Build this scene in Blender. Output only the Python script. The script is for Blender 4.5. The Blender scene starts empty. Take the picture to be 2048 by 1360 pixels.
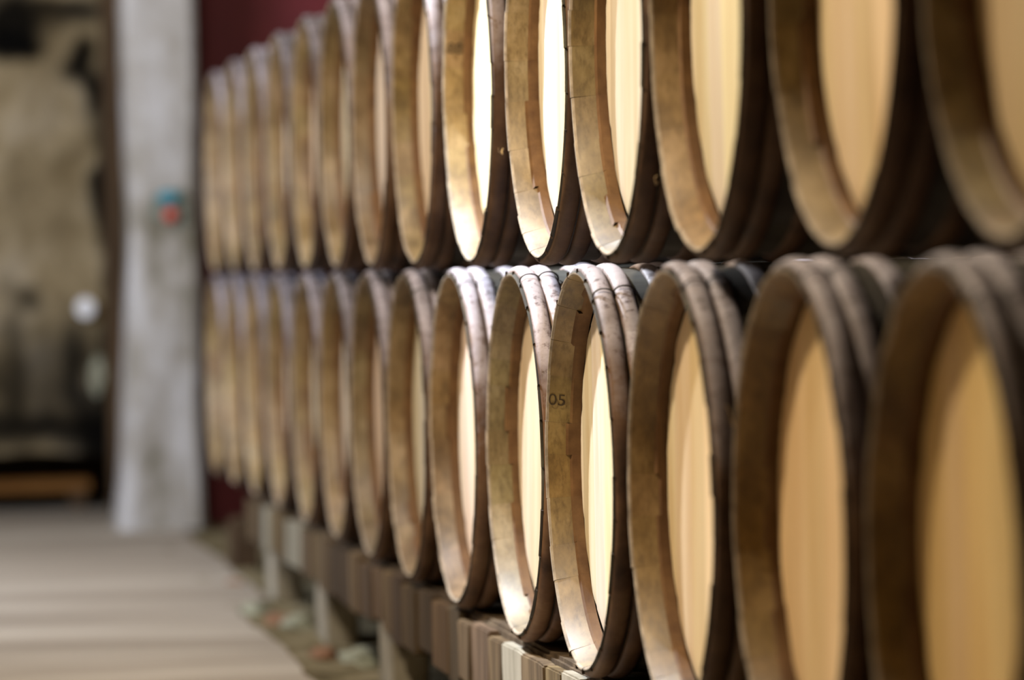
import bpy, bmesh, math, random
from mathutils import Vector, Matrix, noise

# ---------------------------------------------------------------- camera, world, light
scene = bpy.context.scene
C = scene.collection
F_PX, THETA, PITCH, ROLL = 8360.0, math.atan(1282/8360.0), math.atan(134/8360.0), 0.020
EYE = Vector((0, 0, 0.85))
cam_data = bpy.data.cameras.new('camera')
cam_data.sensor_width = 36.0
cam_data.lens = F_PX/2048*36
cam_data.clip_start = 0.05
cam_data.dof.use_dof = True
cam_data.dof.focus_distance = 6.42
cam_data.dof.aperture_fstop = 2.67
cam = bpy.data.objects.new('camera', cam_data); C.objects.link(cam)
M_CAM = (Matrix.Translation(EYE) @ Matrix.Rotation(-THETA, 4, 'Z')
         @ Matrix.Rotation(math.pi/2-PITCH, 4, 'X') @ Matrix.Rotation(-ROLL, 4, 'Z'))
cam.matrix_world = M_CAM
scene.camera = cam

world = bpy.data.worlds.new('world'); scene.world = world
world.use_nodes = True
bg = world.node_tree.nodes['Background']
bg.inputs[0].default_value = (0.55, 0.6, 0.75, 1); bg.inputs[1].default_value = 0.02

vs = scene.view_settings
vs.view_transform = 'Standard'; vs.look = 'None'; vs.gamma = 1; vs.use_curve_mapping = False
vs.exposure = 0.0

def lamp(name, loc, power, color, size=0.12, kind='AREA', target=None, angle=None):
    l = bpy.data.lights.new(name, kind)
    l.energy = power; l.color = color
    o = bpy.data.objects.new(name, l); C.objects.link(o); o.location = loc
    if kind == 'AREA':
        l.shape = 'DISK'; l.size = size
    else:
        l.shadow_soft_size = size
    if angle: l.spot_size = angle; l.spot_blend = 0.7
    if target is not None:
        o.rotation_euler = (Vector(target)-Vector(loc)).to_track_quat('-Z', 'Y').to_euler()
    return o

lamp('lamp_middle', (-0.10, 8.3, 2.6), 105, (1.0, 0.95, 0.91), 0.07, 'POINT')
lamp('spot_middle', (-0.05, 8.2, 2.65), 900, (0.87, 0.93, 1.0), 0.05, 'SPOT', (1.05, 7.0, 1.05), math.radians(48))
lamp('lamp_near', (-0.15, 5.7, 2.55), 262, (1.0, 0.82, 0.58), 0.08, 'POINT')
lamp('lamp_far', (-0.30, 12.0, 2.6), 70, (1.0, 0.93, 0.84), 0.10, 'POINT')
lamp('fill_left', (-1.9, 11.0, 1.9), 170, (0.80, 0.86, 1.0), 1.2, 'AREA', (1.0, 13.5, 0.9))  # added bluish fill from the left, brightens the post; no window there

# ---------------------------------------------------------------- helpers
def unproject(px, py, Y=None, X=None, Z=None):
    """point where the line of sight of a pixel meets a world plane"""
    d = M_CAM.to_3x3() @ Vector(((px-1024)/F_PX, -(py-680)/F_PX, -1))
    if Y is not None: t = (Y-EYE.y)/d.y
    elif X is not None: t = (X-EYE.x)/d.x
    else: t = (Z-EYE.z)/d.z
    return EYE + d*t

def props(o, label=None, cat=None, group=None, kind=None):
    if label: o['label'] = label
    if cat: o['category'] = cat
    if group: o['group'] = group
    if kind: o['kind'] = kind
    return o

def link_mesh(name, me, parent=None, loc=(0, 0, 0)):
    o = bpy.data.objects.new(name, me); C.objects.link(o)
    o.location = loc
    if parent: o.parent = parent
    return o

def from_bm(name, bm, mats, smooth=True, angle=40):
    me = bpy.data.meshes.new(name)
    bmesh.ops.recalc_face_normals(bm, faces=bm.faces)
    bm.to_mesh(me); bm.free()
    for m in (mats if isinstance(mats, (list, tuple)) else [mats]): me.materials.append(m)
    if smooth:
        for p in me.polygons: p.use_smooth = True
        me.set_sharp_from_angle(angle=math.radians(angle))
    return me

def box_bm(x0, x1, y0, y1, z0, z1, bevel=0.0, bm=None, cuts=0, rough=0.0, seed=0):
    own = bmesh.new()
    bmesh.ops.create_cube(own, size=1)
    for v in own.verts:
        v.co = Vector((x0+(v.co.x+.5)*(x1-x0), y0+(v.co.y+.5)*(y1-y0), z0+(v.co.z+.5)*(z1-z0)))
    if bevel:
        bmesh.ops.bevel(own, geom=own.edges[:], offset=bevel, segments=2, affect='EDGES')
    if cuts:
        bmesh.ops.subdivide_edges(own, edges=own.edges[:], cuts=cuts, use_grid_fill=True)
    if rough:
        for v in own.verts:
            n = noise.noise_vector(v.co*9+Vector((seed, 0, 0)))*0.7+noise.noise_vector(v.co*30+Vector((seed, 5, 0)))*0.3
            v.co += n*rough
    if bm is None: return own
    tmp = bpy.data.meshes.new('tmp'); own.to_mesh(tmp); own.free(); bm.from_mesh(tmp); bpy.data.meshes.remove(tmp)
    return bm

def ramp(nt, fac, stops):
    r = nt.nodes.new('ShaderNodeValToRGB')
    el = r.color_ramp.elements
    el[0].position, el[0].color = stops[0][0], (*stops[0][1], 1)
    el[1].position, el[1].color = stops[-1][0], (*stops[-1][1], 1)
    for p, c in stops[1:-1]:
        e = el.new(p); e.color = (*c, 1)
    nt.links.new(fac, r.inputs[0])
    return r.outputs[0]

def noise_node(nt, scale, stretch=(1, 1, 1), detail=5, rough=0.6, coord='Object', rnd=False):
    tc = nt.nodes.new('ShaderNodeTexCoord'); mp = nt.nodes.new('ShaderNodeMapping')
    mp.inputs['Scale'].default_value = stretch
    nt.links.new(tc.outputs[coord], mp.inputs['Vector'])
    if rnd:
        oi = nt.nodes.new('ShaderNodeObjectInfo')
        mm = nt.nodes.new('ShaderNodeMath'); mm.operation = 'MULTIPLY'; mm.inputs[1].default_value = 40
        nt.links.new(oi.outputs['Random'], mm.inputs[0]); nt.links.new(mm.outputs[0], mp.inputs['Location'])
    n = nt.nodes.new('ShaderNodeTexNoise')
    n.inputs['Scale'].default_value = scale; n.inputs['Detail'].default_value = detail; n.inputs['Roughness'].default_value = rough
    nt.links.new(mp.outputs[0], n.inputs['Vector'])
    return n.outputs['Fac']

def mix(nt, a, b, fac, mode='MIX'):
    m = nt.nodes.new('ShaderNodeMix'); m.data_type = 'RGBA'; m.blend_type = mode
    for sock, v in ((m.inputs[6], a), (m.inputs[7], b), (m.inputs[0], fac)):
        if isinstance(v, (int, float)): sock.default_value = v
        elif isinstance(v, tuple): sock.default_value = (*v, 1)
        else: nt.links.new(v, sock)
    return m.outputs[2]

def new_mat(name, rough=0.7, spec=0.3):
    m = bpy.data.materials.new(name); m.use_nodes = True
    b = m.node_tree.nodes['Principled BSDF']
    b.inputs['Roughness'].default_value = rough
    b.inputs['Specular IOR Level'].default_value = spec
    return m, m.node_tree, b

def bump(nt, b, h, strength=0.3, dist=0.004):
    n = nt.nodes.new('ShaderNodeBump'); n.inputs['Strength'].default_value = strength; n.inputs['Distance'].default_value = dist
    nt.links.new(h, n.inputs['Height']); nt.links.new(n.outputs[0], b.inputs['Normal'])

def noisy(name, stops, scale, stretch=(1, 1, 1), rough=0.8, spec=0.25, bstr=0.4, bdist=0.003, detail=6, rnd=False, tint=False, attr=None, fine=0):
    m, nt, b = new_mat(name, rough, spec)
    f = noise_node(nt, scale, stretch, detail, rnd=rnd)
    col = ramp(nt, f, stops)
    if fine:
        fn = noise_node(nt, fine, (1, .35, .35), 4, .7)
        col = mix(nt, col, ramp(nt, fn, [(.3, (.62, .58, .52)), (.5, (1, 1, 1)), (.75, (1.15, 1.15, 1.15))]), 1.0, 'MULTIPLY')
    if attr:
        a = nt.nodes.new('ShaderNodeAttribute'); a.attribute_name = attr
        col = mix(nt, col, a.outputs['Color'], 1.0, 'MULTIPLY')
    if tint:
        oi = nt.nodes.new('ShaderNodeObjectInfo')
        col = mix(nt, col, oi.outputs['Color'], 1.0, 'MULTIPLY')
    nt.links.new(col, b.inputs['Base Color'])
    if bstr: bump(nt, b, f, bstr, bdist)
    return m

# ---------------------------------------------------------------- materials
M = {}
M['chime'] = noisy('oak_chime', [(.3, (.095, .063, .026)), (.5, (.185, .132, .064)), (.7, (.29, .225, .135))], 14, (1.4, .8, .8), .5, .42, .35, .0015, rnd=True, fine=110, tint=True, attr='stave')
M['howel'] = noisy('oak_howel', [(.3, (.085, .040, .016)), (.7, (.18, .10, .044))], 30, (1, 1, .4), .6, .3, .3, .001, rnd=True, attr='stave')
M['rim'] = noisy('rim_edge', [(.3, (.16, .13, .10)), (.7, (.42, .36, .29))], 40, (1, 1, 1), .7, .3, .4, .001, rnd=True)
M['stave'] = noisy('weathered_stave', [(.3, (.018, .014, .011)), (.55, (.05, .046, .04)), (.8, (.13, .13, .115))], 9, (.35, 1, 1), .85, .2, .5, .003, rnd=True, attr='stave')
def hoop_material():
    m, nt, b = new_mat('chestnut_hoop', .65, .3)
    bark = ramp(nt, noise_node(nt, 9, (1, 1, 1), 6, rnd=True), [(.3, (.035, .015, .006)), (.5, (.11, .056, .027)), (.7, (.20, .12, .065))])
    pale_top = ramp(nt, noise_node(nt, 14, (1, 1, 1), 5, rnd=True), [(.3, (.34, .325, .37)), (.7, (.56, .54, .62))])  # paler grey-lilac tone for upward-facing parts, bark elsewhere, broken up by noise
    pale_top = mix(nt, pale_top, ramp(nt, noise_node(nt, 55, (1, 1, 1), 5, .75), [(.36, (.30, .24, .22)), (.46, (.9, .88, .88)), (.7, (1.05, 1.05, 1.05))]), 1.0, 'MULTIPLY')
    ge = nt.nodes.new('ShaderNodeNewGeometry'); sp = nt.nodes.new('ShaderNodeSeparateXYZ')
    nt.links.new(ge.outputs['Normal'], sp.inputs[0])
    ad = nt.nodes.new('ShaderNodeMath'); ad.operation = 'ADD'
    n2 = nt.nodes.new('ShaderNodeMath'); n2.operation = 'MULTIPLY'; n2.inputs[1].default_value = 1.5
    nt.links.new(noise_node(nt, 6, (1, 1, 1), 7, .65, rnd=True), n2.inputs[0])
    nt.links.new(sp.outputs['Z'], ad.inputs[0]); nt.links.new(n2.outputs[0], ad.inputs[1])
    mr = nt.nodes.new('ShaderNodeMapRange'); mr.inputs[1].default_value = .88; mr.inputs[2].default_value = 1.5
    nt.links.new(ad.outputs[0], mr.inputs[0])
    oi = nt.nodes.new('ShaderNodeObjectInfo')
    col = mix(nt, mix(nt, bark, pale_top, mr.outputs[0]), oi.outputs['Color'], 1.0, 'MULTIPLY')
    nt.links.new(col, b.inputs['Base Color'])
    bump(nt, b, noise_node(nt, 40, (1, 1, 1), 4), .4, .002)
    return m
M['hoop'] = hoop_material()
M['head'] = noisy('pale_oak_head', [(.28, (.62, .50, .33)), (.5, (.72, .64, .50)), (.7, (.78, .73, .62))], 6, (1, 3.2, .35), .5, .4, .12, .001, rnd=True, tint=True, attr='board')
M['wire'] = noisy('iron_wire', [(.3, (.02, .02, .022)), (.7, (.06, .055, .05))], 60, rough=.5, spec=.5)
M['stamp'] = noisy('burnt_stamp', [(.3, (.03, .02, .012)), (.7, (.08, .055, .03))], 90, bstr=0)
M['splinter'] = noisy('splinter_wood', [(.3, (.5, .36, .18)), (.7, (.7, .55, .35))], 50, bstr=0)
M['floor'] = noisy('worn_concrete', [(.32, (.22, .19, .155)), (.5, (.31, .275, .23)), (.66, (.42, .385, .335))], 1.5, (.35, 1.6, 1), .75, .3, .15, .004)
M['soil'] = noisy('earth', [(.3, (.07, .055, .028)), (.5, (.15, .125, .07)), (.7, (.24, .205, .135))], 9, (1, 1, 1), .95, .1, .8, .01)
M['beam'] = noisy('old_beam', [(.3, (.03, .019, .010)), (.5, (.085, .058, .034)), (.7, (.165, .122, .078))], 12, (1, 1.6, .12), .85, .2, .5, .004, tint=True)
M['block'] = noisy('concrete_block', [(.3, (.17, .15, .115)), (.7, (.36, .33, .26))], 12, rough=.95, spec=.1, bstr=.6)
M['chock'] = noisy('pale_chock', [(.3, (.28, .26, .21)), (.7, (.50, .47, .41))], 14, (1, 2, .3), .85, .15, .4, rnd=True, tint=True)
M['post'] = noisy('limed_post', [(.30, (.13, .12, .085)), (.43, (.29, .275, .25)), (.62, (.43, .43, .44))], 6, (1, 1, .55), .85, .2, .7, .02)
M['maroon'] = noisy('maroon_paint', [(.3, (.085, .008, .014)), (.7, (.13, .014, .020))], 3, rough=.6, spec=.3, bstr=.1)
M['plaster'] = noisy('cellar_plaster', [(.3, (.17, .14, .10)), (.7, (.36, .31, .24))], 3, rough=.95, spec=.1, bstr=.5, bdist=.02)
M['rock'] = noisy('stone_wall', [(.3, (.14, .105, .055)), (.5, (.25, .20, .12)), (.7, (.34, .29, .21))], 5, (1, 1, .8), .95, .1, .8, .03, attr='blotch')
M['darkwood'] = noisy('dark_timber', [(.3, (.028, .016, .008)), (.7, (.085, .052, .026))], 10, (1, 1, .15), .8, .2, .4)
M['orange'] = noisy('orange_timber', [(.3, (.17, .065, .012)), (.7, (.30, .14, .028))], 10, (.2, 1, 1), .7, .3, .3)
M['white'] = noisy('white_enamel', [(.3, (.75, .78, .85)), (.7, (.85, .88, .93))], 10, rough=.4, bstr=0)
M['lichen'] = noisy('pale_lime', [(.3, (.22, .23, .17)), (.7, (.38, .38, .29))], 20, bstr=.3)
M['teal'] = noisy('teal_plastic', [(.3, (.02, .17, .24)), (.7, (.03, .24, .33))], 10, rough=.4, bstr=0)
M['red'] = noisy('red_plastic', [(.3, (.42, .05, .03)), (.7, (.5, .07, .05))], 10, rough=.4, bstr=0)
M['greyplate'] = noisy('grey_plate', [(.3, (.10, .13, .11)), (.7, (.15, .18, .15))], 10, rough=.6, bstr=0)
M['stone'] = noisy('loose_stone', [(.3, (.17, .175, .125)), (.7, (.31, .32, .24))], 20, rough=.9, bstr=.5, rnd=True)
M['rust'] = noisy('rusty_brick', [(.3, (.15, .075, .04)), (.7, (.25, .14, .08))], 20, rough=.9, bstr=.5)

# ---------------------------------------------------------------- the cellar
def struct(name, bm, mat, smooth=False):
    o = link_mesh(name, from_bm(name, bm, mat, smooth)); props(o, kind='structure'); return o

FLOOR_EDGE = 0.915
# floor slab with a broken edge towards the barrels
bm = bmesh.new()
ys = [(-2 + i*0.06) for i in range(int(20/0.06)+1)]
edge_x = [FLOOR_EDGE + 0.022*noise.noise(Vector((y*1.3, 0, 3))) + 0.010*noise.noise(Vector((y*6, 0, 9))) for y in ys]
edge_x = [e + .115*max(0, min(1, (y-10.75)/.35)) for e, y in zip(edge_x, ys)]
top = [bm.verts.new((e, y, 0)) for e, y in zip(edge_x, ys)]
low = [bm.verts.new((e+.01, y, -.05)) for e, y in zip(edge_x, ys)]
lft = [bm.verts.new((-2.2, y, 0)) for y in ys]
for i in range(len(ys)-1):
    bm.faces.new((lft[i], top[i], top[i+1], lft[i+1])); bm.faces.new((top[i], low[i], low[i+1], top[i+1]))
struct('floor', bm, M['floor'])
struct('ceiling', box_bm(-2.2, 2.3, -2, 18, 3.1, 3.2), M['plaster'])
struct('wall_left', box_bm(-2.3, -2.2, -2, 18, -.1, 3.1), M['plaster'])
struct('wall_right', box_bm(2.2, 2.3, -2, 18, -.1, 3.1), M['plaster'])
struct('wall_front', box_bm(-2.2, 2.2, -2.1, -2, -.1, 3.1), M['plaster'])
struct('wall_end', box_bm(1.02, 2.2, 14.62, 14.72, -.1, 3.1), M['maroon'])

# earth strip below the barrels
bm = bmesh.new()
nx, ny = 26, 300
grid = []
for j in range(ny+1):
    y = -1.9 + j*(16.5/ny)
    row = []
    for i in range(nx+1):
        x = 0.90 + i*(1.29/nx)
        z = -0.012 + 0.016*noise.noise(Vector((x*7, y*7, 0))) + 0.012*noise.noise(Vector((x*22, y*22, 4)))
        if x < 1.0: z += 0.012*(1-(x-.9)/.1)*(noise.noise(Vector((y*4, 2, 0)))+.3)
        row.append(bm.verts.new((x, y, z)))
    grid.append(row)
for j in range(ny):
    for i in range(nx):
        bm.faces.new((grid[j][i], grid[j][i+1], grid[j+1][i+1], grid[j+1][i]))
o = link_mesh('earth_strip', from_bm('earth_strip', bm, M['soil'])); props(o, kind='structure')

# far stone wall above a low dark recess
WY = 15.35
def blob_set():
    out = []
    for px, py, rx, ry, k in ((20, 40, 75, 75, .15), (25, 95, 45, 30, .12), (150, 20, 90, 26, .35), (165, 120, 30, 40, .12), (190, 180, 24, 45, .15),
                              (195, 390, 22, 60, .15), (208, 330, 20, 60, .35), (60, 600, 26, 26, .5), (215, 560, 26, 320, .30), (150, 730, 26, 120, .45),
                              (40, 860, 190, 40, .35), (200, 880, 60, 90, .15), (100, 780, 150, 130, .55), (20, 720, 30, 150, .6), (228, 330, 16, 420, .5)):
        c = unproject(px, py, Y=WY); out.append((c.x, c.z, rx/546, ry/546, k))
    return out
BL = blob_set()  # dark blotches in the wall colour, larger towards its foot
bm = bmesh.new()
col = bm.loops.layers.color.new('blotch')
x0, x1, z0, z1 = -2.2, 1.02, 0.235, 3.1
nx, nz = 200, 150
vals = {}
g = []
for j in range(nz+1):
    r = []
    for i in range(nx+1):
        x = x0+(x1-x0)*i/nx; z = z0+(z1-z0)*j/nz
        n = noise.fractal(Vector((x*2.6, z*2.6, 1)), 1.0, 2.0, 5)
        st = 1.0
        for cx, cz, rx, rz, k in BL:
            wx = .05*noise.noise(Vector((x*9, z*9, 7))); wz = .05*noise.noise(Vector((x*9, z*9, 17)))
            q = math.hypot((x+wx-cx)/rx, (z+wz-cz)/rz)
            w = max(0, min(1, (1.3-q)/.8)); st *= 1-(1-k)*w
        zz = z + (0.035*noise.noise(Vector((x*2.5, 3, 8)))-.02 if j == 0 else 0)
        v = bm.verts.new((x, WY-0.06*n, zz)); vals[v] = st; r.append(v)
    g.append(r)
for j in range(nz):
    for i in range(nx):
        f = bm.faces.new((g[j][i], g[j][i+1], g[j+1][i+1], g[j+1][i]))
        for lp in f.loops:
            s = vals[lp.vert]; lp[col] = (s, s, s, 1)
ext = bmesh.ops.extrude_edge_only(bm, edges=[e for e in bm.edges if all(v in g[0] for v in e.verts)])
for v in [e for e in ext['geom'] if isinstance(e, bmesh.types.BMVert)]: v.co.y += .6
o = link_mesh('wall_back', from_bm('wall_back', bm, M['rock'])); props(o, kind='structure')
struct('wall_recess', box_bm(-2.2, 1.02, 16.3, 16.4, -.1, 3.1), M['darkwood'])
struct('wall_side', box_bm(.93, 1.02, 14.95, 16.3, -.1, 3.1), M['darkwood'])

# old timber jamb between stone wall and post
a = unproject(222, 500, Y=15.2)
jamb = link_mesh('door_jamb', from_bm('door_jamb', box_bm(a.x-.02, a.x+.17, 15.08, 15.24, 0, 3.1, .01, cuts=3, rough=.012), M['darkwood'])); 
props(jamb, 'dark brown upright timber against the stone wall, left of the pale post', 'jamb')

# orange rail in the recess
p = unproject(100, 970, Y=15.7)
bm = box_bm(-1.0, .80, 15.67, 15.73, p.z-.024, p.z+.022, .006, cuts=2, rough=.006)
rail = link_mesh('wooden_rail', from_bm('wooden_rail', bm, M['orange']))
props(rail, 'orange brown wooden rail low in the dark recess under the stone wall', 'rail')
for q in (-.9, .75):
    link_mesh('rail_foot', from_bm('rail_foot', box_bm(q-.03, q+.03, 15.66, 15.74, 0, p.z-.02, .004), M['darkwood']), rail)

# white plate and pale lump on the stone wall
p = unproject(171, 616, Y=WY-.09)
bm = bmesh.new(); bmesh.ops.create_cone(bm, cap_ends=True, segments=32, radius1=.034, radius2=.030, depth=.05)
bmesh.ops.bevel(bm, geom=[e for e in bm.edges if len(e.link_faces) == 2 and e.calc_face_angle(0) > .8], offset=.006, segments=2, affect='EDGES')
for v in bm.verts: v.co = Vector((v.co.x, -v.co.z, v.co.y*1.15))
plate = link_mesh('wall_plate', from_bm('wall_plate', bm, M['white']), loc=p)
props(plate, 'small round white plate fixed to the stone wall left of the post', 'plate')
p = unproject(197, 752, Y=WY-.05)
bm = bmesh.new(); bmesh.ops.create_icosphere(bm, subdivisions=3, radius=1)
for v in bm.verts: v.co = Vector((v.co.x*.03, v.co.y*.05, v.co.z*.075))*(1+.25*noise.noise(v.co*2))
lump = link_mesh('lime_lump', from_bm('lime_lump', bm, M['lichen']), loc=p)
props(lump, 'pale greenish oblong lump on the dark lower part of the stone wall', 'stone')

# the pale post
PY = 14.22
def px_at(x, y): return unproject(x, y, Y=PY)
lefts = [(-120, 246), (0, 247), (150, 252), (300, 257), (500, 263), (700, 256), (850, 250), (960, 247), (1052, 236)]
rights = [(-120, 384), (0, 386), (150, 391), (300, 395), (500, 397), (700, 399), (850, 402), (960, 405), (1052, 412)]
def interp(t, y):
    for (a, va), (b, vb) in zip(t, t[1:]):
        if y <= b: return va+(vb-va)*(y-a)/(b-a)
    return t[-1][1]
bm = bmesh.new()
rings = []
N = 60
for j in range(N+1):
    z = 3.1*(1-j/N)
    y_img = -120 if z > 2.2 else None
    zz = (0.85-z)*F_PX/PY*0.99
    yim = max(-120, min(1052, 560+zz))
    L = px_at(interp(lefts, yim), yim).x; R = px_at(interp(rights, yim), yim).x
    prof = []
    cL = .045; cR = .02
    pts = [(L, PY+.34), (L, PY+cL), (L+cL, PY), ((L+R)/2, PY), (R-cR, PY), (R, PY+cR), (R, PY+.34)]
    dense = []
    for (ax, ay), (bx, by) in zip(pts, pts[1:]):
        for k in range(4): dense.append((ax+(bx-ax)*k/4, ay+(by-ay)*k/4))
    dense.append(pts[-1])
    ring = []
    for (x, y) in dense:
        n = noise.fractal(Vector((x*5, y*5, z*3.5)), 1.0, 2.0, 4)
        n2 = noise.fractal(Vector((x*5+9, y*5, z*3.5)), 1.0, 2.0, 4)
        ring.append(bm.verts.new((x+.006*n2, y+.012*n, z)))
    rings.append(ring)
for a, b in zip(rings, rings[1:]):
    n = len(a)
    for i in range(n):
        bm.faces.new((a[i], a[(i+1) % n], b[(i+1) % n], b[i]))
bm.faces.new(rings[0]); bm.faces.new(rings[-1])
post = link_mesh('post', from_bm('post', bm, M['post'], angle=30))
props(post, 'thick weathered grey-white square post from floor to ceiling at the end of the barrel rows', 'post')

# little fitting on the post
root = bpy.data.objects.new('wall_fitting', None); C.objects.link(root)
root.location = unproject(338, 412, Y=PY-.012)
props(root, 'small fitting with a teal cap above a red knob, fixed to the pale post', 'fitting')
bm = box_bm(-.055, .06, -.012, .012, -.07, .06, .01)
for v in bm.verts:
    if v.co.x < 0: v.co.z *= .6
link_mesh('back_plate', from_bm('back_plate', bm, M['greyplate']), root)
for nm, mt, px_, pz, rx_, rz_ in (('cap', 'teal', 0, .03, .040, .024), ('knob', 'red', .006, -.03, .026, .026)):
    bm = bmesh.new(); bmesh.ops.create_uvsphere(bm, u_segments=20, v_segments=12, radius=1)
    for v in bm.verts: v.co = Vector((px_+v.co.x*rx_, -.012+v.co.y*.03, pz+v.co.z*rz_))
    o = link_mesh(nm, from_bm(nm, bm, M[mt]), root); o['label'] = {'cap': 'teal blue cap', 'knob': 'red knob'}[nm]

# ---------------------------------------------------------------- barrels
D = 1.031                        # distance from the camera's path to the plane of the rims
K = 8810.0                       # scale between depth along the row and place across the frame
ZL, ZU = 0.85-0.296, 0.85+0.318  # axis heights
LEN = 0.90
R_RIM = 0.297
def outer_r(x):
    t = (x-LEN/2)/(LEN/2)
    return R_RIM + 0.008*(1-t*t)

NST = 27
def stave_mesh(seed):
    rnd = random.Random(seed)
    bm = bmesh.new()
    cl = bm.loops.layers.color.new('stave')
    a0 = 0
    widths = [rnd.uniform(.75, 1.25) for _ in range(NST)]
    tot = sum(widths)
    for w in widths:
        da = w/tot*2*math.pi
        a1 = a0+da
        hb = rnd.choice([.036]*8+[.030, .041]) + rnd.uniform(-.0004, .0004)
        dr = rnd.uniform(-.0004, .0004); dx = rnd.uniform(-.0012, .0012)
        c = rnd.uniform(.96, 1.03); tint = (c*rnd.uniform(.98, 1.03), c, c*rnd.uniform(.92, 1.03), 1)
        c2 = tuple(1-(1-v)*.6 if v < 1 else v for v in tint[:3])+(1,)
        # profile: list of (x, r, material)
        prof = [(.053, .276, 1), (hb+.003, .276, 1), (hb, .2905-(hb-.004)*.3125, 0), (.004+dx, .2905+dr, 0), (.0005+dx, .2925+dr, 2), (dx, .2945+dr, 2), (.003+dx, .2975+dr, 3)]
        for q in (.03, .06, .1, .2, .35, .5, .65, .8, .85): prof.append((q, outer_r(q)+dr, 3))
        prof += [(LEN-.002, R_RIM+dr, 3), (LEN, .2945, 2), (LEN-.002, .2905, 0), (LEN-.036, .28, 0), (LEN-.053, .276, 1)]
        gap = .0003
        angs = [a0+gap*.5, a0+gap*.5+.02*da, a0+da*.25, a0+da*.5, a0+da*.75, a1-gap*.5-.02*da, a1-gap*.5]
        cols = []
        for k, an in enumerate(angs):
            sink = 0 if k in (0, len(angs)-1) else 0
            cols.append([bm.verts.new((x, math.sin(an)*(r + (sink if m in (0, 1) else -sink)), math.cos(an)*(r + (sink if m in (0, 1) else -sink)))) for x, r, m in prof])
        for A, B in zip(cols, cols[1:]):
            for i in range(len(prof)-1):
                f = bm.faces.new((A[i], A[i+1], B[i+1], B[i]))
                f.material_index = prof[i+1][2] if prof[i+1][2] != 0 or i < 1 else 0
                if i == 0: f.material_index = 1
                if i == 1: f.material_index = 1
                for lp in f.loops: lp[cl] = tint if f.material_index in (0, 3) else c2
        for Lc in (cols[0], cols[-1]):          # stave side, closes the seam
            for i in range(6):
                a_, b_ = Lc[i], Lc[i+1]
                v1 = bm.verts.new(a_.co + Vector((0, a_.co.y, a_.co.z)).normalized()*.006)
                v2 = bm.verts.new(b_.co + Vector((0, b_.co.y, b_.co.z)).normalized()*.004)
                f = bm.faces.new((a_, b_, v2, v1)); f.material_index = 1
                for lp in f.loops: lp[cl] = (.5, .5, .5, 1)
        a0 = a1
    # liner closing the seams from behind
    ring = []
    for x, r in ((.002, .2935), (.03, .2885), (.055, .288), (LEN/2, .305), (LEN-.055, .288), (LEN-.003, .2935)):
        ring.append([bm.verts.new((x, math.sin(t*2*math.pi/72)*r, math.cos(t*2*math.pi/72)*r)) for t in range(72)])
    for A, B in zip(ring, ring[1:]):
        for t in range(72):
            f = bm.faces.new((A[t], A[(t+1) % 72], B[(t+1) % 72], B[t])); f.material_index = 1
            for lp in f.loops: lp[cl] = (.4, .4, .4, 1)
    me = bpy.data.meshes.new('staves')
    bm.to_mesh(me); bm.free()
    for k in ('chime', 'howel', 'rim', 'stave'): me.materials.append(M[k])
    for p_ in me.polygons: p_.use_smooth = True
    me.set_sharp_from_angle(angle=math.radians(28))
    return me

def head_mesh(seed, x_face=.051, sign=1):
    rnd = random.Random(seed+50)
    bm = bmesh.new(); cl = bm.loops.layers.color.new('board')
    R = .279
    cuts = [-R]
    while cuts[-1] < R: cuts.append(cuts[-1]+rnd.uniform(.07, .115))
    cuts[-1] = R
    for y0, y1 in zip(cuts, cuts[1:]):
        c = rnd.uniform(.9, 1.05); tint = (c, c*rnd.uniform(.96, 1.01), c*rnd.uniform(.88, 1.02), 1)
        n = 8; rows = []
        for k in range(n+1):
            y = y0+(y1-y0)*k/n
            h = math.sqrt(max(0, R*R-y*y))
            e = .0013 if k in (0, n) else 0
            row = []
            for q in range(25):
                z = h*(-1+2*q/24)
                rr = math.hypot(y, z)/R
                bev = .006*max(0, (rr-.955)/.045)           # thinned edge that sits in the groove
                row.append(bm.verts.new((x_face+sign*(e+bev+.0004*noise.noise(Vector((y*30, z*6, seed)))), y, z)))
            rows.append(row)
        for A, B in zip(rows, rows[1:]):
            for q in range(24):
                if (A[q].co-A[q+1].co).length < 1e-6 and (B[q].co-B[q+1].co).length < 1e-6: continue
                try: f = bm.faces.new((A[q], A[q+1], B[q+1], B[q]))
                except ValueError: continue
                for lp in f.loops: lp[cl] = tint
    bmesh.ops.solidify(bm, geom=bm.faces[:], thickness=.012*sign)
    bmesh.ops.remove_doubles(bm, verts=bm.verts, dist=1e-5)
    return from_bm('head', bm, M['head'], True, 30)

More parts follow.
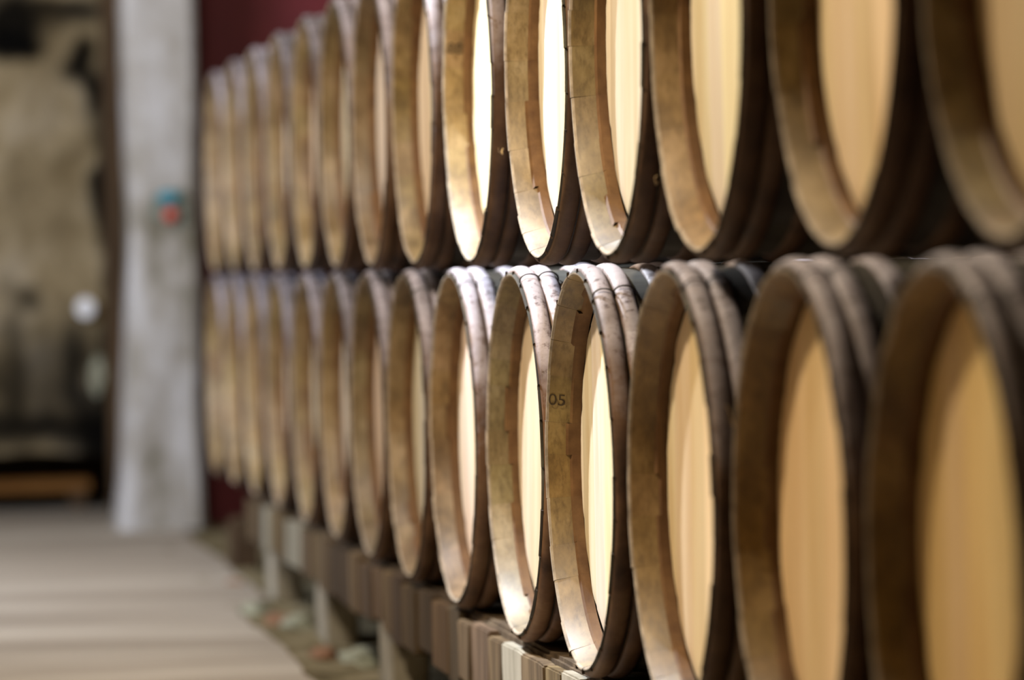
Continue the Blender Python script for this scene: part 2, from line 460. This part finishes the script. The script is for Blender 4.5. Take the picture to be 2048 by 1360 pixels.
def hoop_mesh(seed, xc, start=0.0, w=.0145, hgt=.0110):
    rnd = random.Random(seed*7+3)
    bm = bmesh.new()
    nseg, npr = 150, 10
    over = .30
    rows = []
    base = outer_r(xc)
    for i in range(nseg+1):
        t = i/nseg; an = start + t*(2*math.pi+over)
        e0 = min(1, t/.04+.15); e1 = min(1, (1-t)/.05+.1)
        env = min(e0, e1)
        lift = .0020*max(0, min(1, (t-(1-over/6.6))/.03))
        hh = hgt*env*(1+.10*noise.noise(Vector((math.cos(an)*2.2, math.sin(an)*2.2, seed))))
        ww = w*(.75+.25*env)*(1+.07*noise.noise(Vector((math.cos(an)*3, math.sin(an)*3, seed+9))))
        cx = xc+.0015*noise.noise(Vector((math.cos(an)*1.5, math.sin(an)*1.5, seed+4)))
        row = []
        for k in range(npr+1):
            ph = math.pi*k/npr
            x = cx - math.cos(ph)*ww
            r = base-.001+lift+hh*(math.sin(ph)**.75)*(1+.05*noise.noise(Vector((an*3, ph*4, seed))))
            row.append(bm.verts.new((x, math.sin(an)*r, math.cos(an)*r)))
        rows.append(row)
    for A, B in zip(rows, rows[1:]):
        for k in range(npr): bm.faces.new((A[k], A[k+1], B[k+1], B[k]))
        bm.faces.new((A[0], B[0], B[-1], A[-1]))
    bm.faces.new(rows[0]); bm.faces.new(rows[-1])
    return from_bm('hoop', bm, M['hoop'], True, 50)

def tie_mesh(xc, an, w=.0165, hgt=.0135, r=.0012):
    bm = bmesh.new(); base = outer_r(xc)
    prev = None; n = 14; first = None
    for k in range(n+1):
        ph = math.pi*k/n
        x = xc-math.cos(ph)*w; rr = base+.0005+hgt*(math.sin(ph)**.75)
        a = an+.012*math.sin(ph*1.0)
        ring = []
        for q in range(6):
            th = q*math.pi/3
            ring.append(bm.verts.new((x-math.cos(ph)*math.cos(th)*r, math.sin(a+math.sin(th)*r/.3)*(rr+math.cos(th)*r), math.cos(a+math.sin(th)*r/.3)*(rr+math.cos(th)*r))))
        if prev:
            for q in range(6): bm.faces.new((prev[q], prev[(q+1) % 6], ring[(q+1) % 6], ring[q]))
        prev = ring
    return from_bm('wire_tie', bm, M['wire'])

def empty(name, loc):
    o = bpy.data.objects.new(name, None); C.objects.link(o); o.location = loc; o.empty_display_size = .1; return o

HOOPS = (.0185, .0495, .105, .245, LEN-.245, LEN-.105, LEN-.0495, LEN-.0185)
BASE = 0.310
def make_barrel(seed):
    root = empty('wine_barrel', (0, 0, 0))
    link_mesh('staves', stave_mesh(seed), root, (0, 0, BASE))
    link_mesh('head', head_mesh(seed), root, (0, 0, BASE))
    rnd = random.Random(seed)
    h2 = link_mesh('head', head_mesh(seed+5, LEN-.051, -1), root, (0, 0, BASE))
    for i, xc in enumerate(HOOPS):
        st = rnd.uniform(0, 6.28)
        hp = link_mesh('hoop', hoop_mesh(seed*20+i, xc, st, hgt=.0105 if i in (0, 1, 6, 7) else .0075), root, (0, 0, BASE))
        if i < 2:
            link_mesh('wire_tie', tie_mesh(xc, -.62+.02*i+seed*.09), hp)
    return root
protos = [make_barrel(s) for s in (1, 2, 3)]
used = [False]*3

def copy_tree(o, parent=None):
    c = o.copy(); C.objects.link(c); c.parent = parent
    for ch in list(o.children): copy_tree(ch, c)
    return c

def stamp_text(root, text, ang, x, size=.021):
    """number burnt into the inside of the chime; ang is measured from straight up towards the far side"""
    cu = bpy.data.curves.new('stamp', 'FONT'); cu.body = text; cu.size = size*1.35; cu.extrude = .0; cu.align_x = 'CENTER'; cu.align_y = 'CENTER'
    to = bpy.data.objects.new('stamp_tmp', cu); C.objects.link(to)
    bpy.context.view_layer.update()
    me = bpy.data.meshes.new_from_object(to.evaluated_get(bpy.context.evaluated_depsgraph_get()))
    bpy.data.objects.remove(to)
    for v in me.vertices:
        tx, ty = v.co.x, v.co.y
        xx = x+tx
        r = .2905-(.2905-.2805)*(xx-.004)/.032-.0014
        a = ang-ty/r
        v.co = (xx, math.sin(a)*r, math.cos(a)*r)
    me.materials.clear(); me.materials.append(M['stamp'])
    link_mesh('stamped_number', me, root, (0, 0, BASE))

def splinter(root, ang, x, ln, tilt, seed):
    bm = bmesh.new(); r0 = outer_r(x)+.010
    rnd = random.Random(seed)
    prev = None
    for k in range(6):
        t = k/5
        rad = r0+ln*t; a = ang+tilt*t+.02*math.sin(t*5+seed)
        c = Vector((x-.010*t*rnd.uniform(.5, 1.5), math.sin(a)*rad, math.cos(a)*rad)); rr = .0016*(1-t*.7)
        ring = [bm.verts.new(c+Vector((math.cos(q*1.57)*rr, 0, math.sin(q*1.57)*rr))) for q in range(4)]
        if prev:
            for q in range(4): bm.faces.new((prev[q], prev[(q+1) % 4], ring[(q+1) % 4], ring[q]))
        prev = ring
    link_mesh('splinter', from_bm('splinter', bm, M['splinter']), root, (0, 0, BASE))

LOW = [4.72, 5.50, 6.31, 7.115, 7.835, 8.66, 9.41, 10.15, 10.87, 11.62, 12.40, 13.16, 13.90, 14.64]
UPP = [4.41, 5.20, 6.05, 6.785, 7.50, 8.35, 9.20, 9.99, 10.74, 11.49, 12.25, 13.02, 13.76, 14.50]
# tint of (head, chime, hoops) per barrel
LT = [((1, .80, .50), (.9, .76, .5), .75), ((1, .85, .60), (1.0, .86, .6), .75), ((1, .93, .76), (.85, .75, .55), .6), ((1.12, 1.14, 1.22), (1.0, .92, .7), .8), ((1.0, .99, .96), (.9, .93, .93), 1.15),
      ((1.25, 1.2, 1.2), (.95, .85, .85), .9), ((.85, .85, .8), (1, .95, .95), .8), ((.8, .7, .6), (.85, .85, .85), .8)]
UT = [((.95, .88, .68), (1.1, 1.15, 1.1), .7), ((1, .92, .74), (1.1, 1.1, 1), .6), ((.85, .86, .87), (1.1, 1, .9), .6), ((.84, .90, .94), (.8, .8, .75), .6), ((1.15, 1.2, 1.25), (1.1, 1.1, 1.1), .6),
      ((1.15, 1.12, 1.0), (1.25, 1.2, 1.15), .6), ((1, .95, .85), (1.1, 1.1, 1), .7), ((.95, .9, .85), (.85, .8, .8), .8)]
ORD = ['', 'second', 'third', 'fourth', 'fifth', 'sixth', 'seventh', 'eighth', 'ninth', 'tenth', 'eleventh', 'twelfth', 'thirteenth', '']
notes = {('lower', 3): 'sharp oak barrel stamped 05 with a bright head, lower row, fourth from right edge',
         ('lower', 4): 'oak barrel with grey-lilac hoops and cream head, lower row, fifth from right edge',
         ('lower', 5): 'oak barrel with pinkish chime and brightly lit head, lower row, sixth from right edge',
         ('upper', 4): 'oak barrel with a bluish-white head and glowing rim, upper row, fifth from right edge',
         ('upper', 5): 'oak barrel stamped 88 with a glaring white head, upper row, sixth from right edge',
         ('lower', 0): 'large blurred nearest oak barrel cut by the right edge, lower row, honey-coloured head',
         ('upper', 0): 'large blurred nearest oak barrel cut by the right edge, upper row, pale yellow head',
         ('lower', 13): 'farthest small oak barrel of the lower row, right beside the pale post',
         ('upper', 13): 'farthest small oak barrel of the upper row, right beside the pale post'}
rnd = random.Random(11)
barrels = {}
idx = 0
for row, lst, zc, tints in (('lower', LOW, ZL, LT), ('upper', UPP, ZU, UT)):
    for i, v in enumerate(lst):
        y = K*v*1e-4 - D*math.tan(THETA)
        k = (idx*2 + (row == 'upper')) % 3; idx += 1
        if not used[k]: o = protos[k]; used[k] = True
        else: o = copy_tree(protos[k])
        o.location = (D, y, zc-BASE)
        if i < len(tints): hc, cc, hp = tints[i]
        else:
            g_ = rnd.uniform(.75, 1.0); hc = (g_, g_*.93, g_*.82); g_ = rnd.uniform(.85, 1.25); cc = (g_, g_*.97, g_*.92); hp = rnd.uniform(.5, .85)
        nh = 0
        for ch in o.children:
            nm = ch.name.split('.')[0]
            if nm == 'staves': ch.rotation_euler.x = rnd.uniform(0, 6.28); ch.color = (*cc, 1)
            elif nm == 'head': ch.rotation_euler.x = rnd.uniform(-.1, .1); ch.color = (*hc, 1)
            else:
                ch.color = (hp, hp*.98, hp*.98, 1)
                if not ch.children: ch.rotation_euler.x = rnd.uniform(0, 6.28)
        barrels[(row, i)] = o
        lab = notes.get((row, i)) or 'oak wine barrel lying head-out in the %s row, %s from the right edge' % (row, ORD[i])
        props(o, lab, 'barrel', 'barrels of the %s row' % row)
# burnt marks inside the chimes
stamp_text(barrels[('upper', 5)], '88', math.radians(72), .021)
stamp_text(barrels[('lower', 3)], '05', math.radians(70), .016, .020)
stamp_text(barrels[('upper', 3)], '52', math.radians(70), .020, .020)
splinter(barrels[('upper', 4)], math.radians(-108), .03, .03, .05, 1)
splinter(barrels[('upper', 5)], math.radians(-112), .02, .028, .04, 2)
splinter(barrels[('upper', 3)], math.radians(-130), .03, .02, .06, 3)
splinter(barrels[('lower', 4)], math.radians(-85), .02, .018, .05, 4)
splinter(barrels[('lower', 2)], math.radians(-70), .03, .022, .05, 5)

# ---------------------------------------------------------------- what carries the barrels
def y_of(v): return K*v*1e-4 - D*math.tan(THETA)
# concrete blocks, one to every second barrel
edges = [14.12-1.43*i for i in range(9)]
names = ['fifth', 'fourth', 'third', 'second']
bl_pos = [y_of(e) for e in edges if y_of(e) < 12.5]
for i, y in enumerate(bl_pos):
    bm = box_bm(0, .075, 0, .25, 0, .182, .008, cuts=4, rough=.006, seed=i)
    o = link_mesh('support_block', from_bm('support_block', bm, M['darkwood' if i == 0 else 'block']), loc=(1.045, y, -.045))
    if i == 0: lab = 'dark brown block standing on the ground beyond the far end of the faced beam'
    elif i == len(bl_pos)-1: lab = 'rough grey concrete block under the timber beam, nearest to the camera'
    else: lab = 'rough grey concrete block under the beam, %s counted from the pale post' % ['', 'first', 'second', 'third', 'fourth', 'fifth', 'sixth', 'seventh'][i]
    props(o, lab, 'block', 'concrete blocks under the beam')
Y_END = 11.8
bm = box_bm(1.06, 1.17, 2.6, Y_END, .135, .243, .006, cuts=3, rough=.003)
beam = link_mesh('timber_beam', from_bm('timber_beam', bm, M['beam']))
props(beam, 'long dark brown timber beam faced with short upright boards under the lower barrels', 'beam')
rb = random.Random(5)
y = 5.6
pale = (y_of(8.02), y_of(7.24), y_of(12.02), y_of(12.75))
while y < Y_END-.05:
    w = rb.uniform(.15, .23)
    mid = y+w/2
    is_pale = any(abs(mid-q) < .105 for q in pale)
    low = rb.uniform(.10, .13)
    bm = box_bm(-.02-rb.uniform(0, .006), 0, -w/2+.006, w/2-.006, low, .238+rb.uniform(-.01, .004), .003, cuts=3, rough=.003, seed=y)
    o = link_mesh('facing_board', from_bm('facing_board', bm, M['chock' if is_pale else 'beam']), beam, (1.059, mid, 0))
    c = rb.uniform(.55, 1.5)
    o.color = ((.55, .55, .5, 1) if y > 9 else (.8, .8, .78, 1)) if is_pale else (c, c*rb.uniform(.92, 1.04), c*rb.uniform(.75, .95), 1)
    if is_pale: o['label'] = 'pale grey board'
    y += w
bm = box_bm(1.42, 1.54, 2.6, 14.2, -.04, .243, .006, cuts=3, rough=.004)
o = link_mesh('timber_beam', from_bm('timber_beam', bm, M['beam'])); props(o, 'timber beam in the dark, carrying the lower barrels from behind the faced beam', 'beam')

# loose stones on the earth strip
for i, (px_, py_, sx, sz, mt, lab) in enumerate(((598, 1242, .06, .03, 'stone', 'pale greenish loose stone on the earth below the farther blocks'),
        (722, 1312, .075, .03, 'stone', 'larger pale greenish stone on the earth near the bottom of the frame'),
        (470, 1165, .05, .02, 'rust', 'rust brown brick fragment on the earth close to the post'),
        (560, 1232, .06, .02, 'rust', 'orange-brown brick fragment on the earth before the dark opening'),
        (648, 1300, .05, .02, 'rust', 'rusty brown fragment beside the larger pale stone'),
        (510, 1215, .06, .025, 'stone', 'small olive-grey stone at the floor edge'))):
    p = unproject(px_, py_, Z=0.0)
    bm = bmesh.new(); bmesh.ops.create_icosphere(bm, subdivisions=3, radius=1)
    for v in bm.verts:
        n = 1+.3*noise.noise(v.co*1.6+Vector((i*3, 0, 0)))
        v.co = Vector((v.co.x*sx*.7*n, v.co.y*sx*1.6*n, v.co.z*sz*n))
    o = link_mesh('loose_stone' if mt == 'stone' else 'brick_fragment', from_bm('loose_stone', bm, M[mt]), loc=(p.x, p.y, -.012))
    props(o, lab, 'stone' if mt == 'stone' else 'brick')
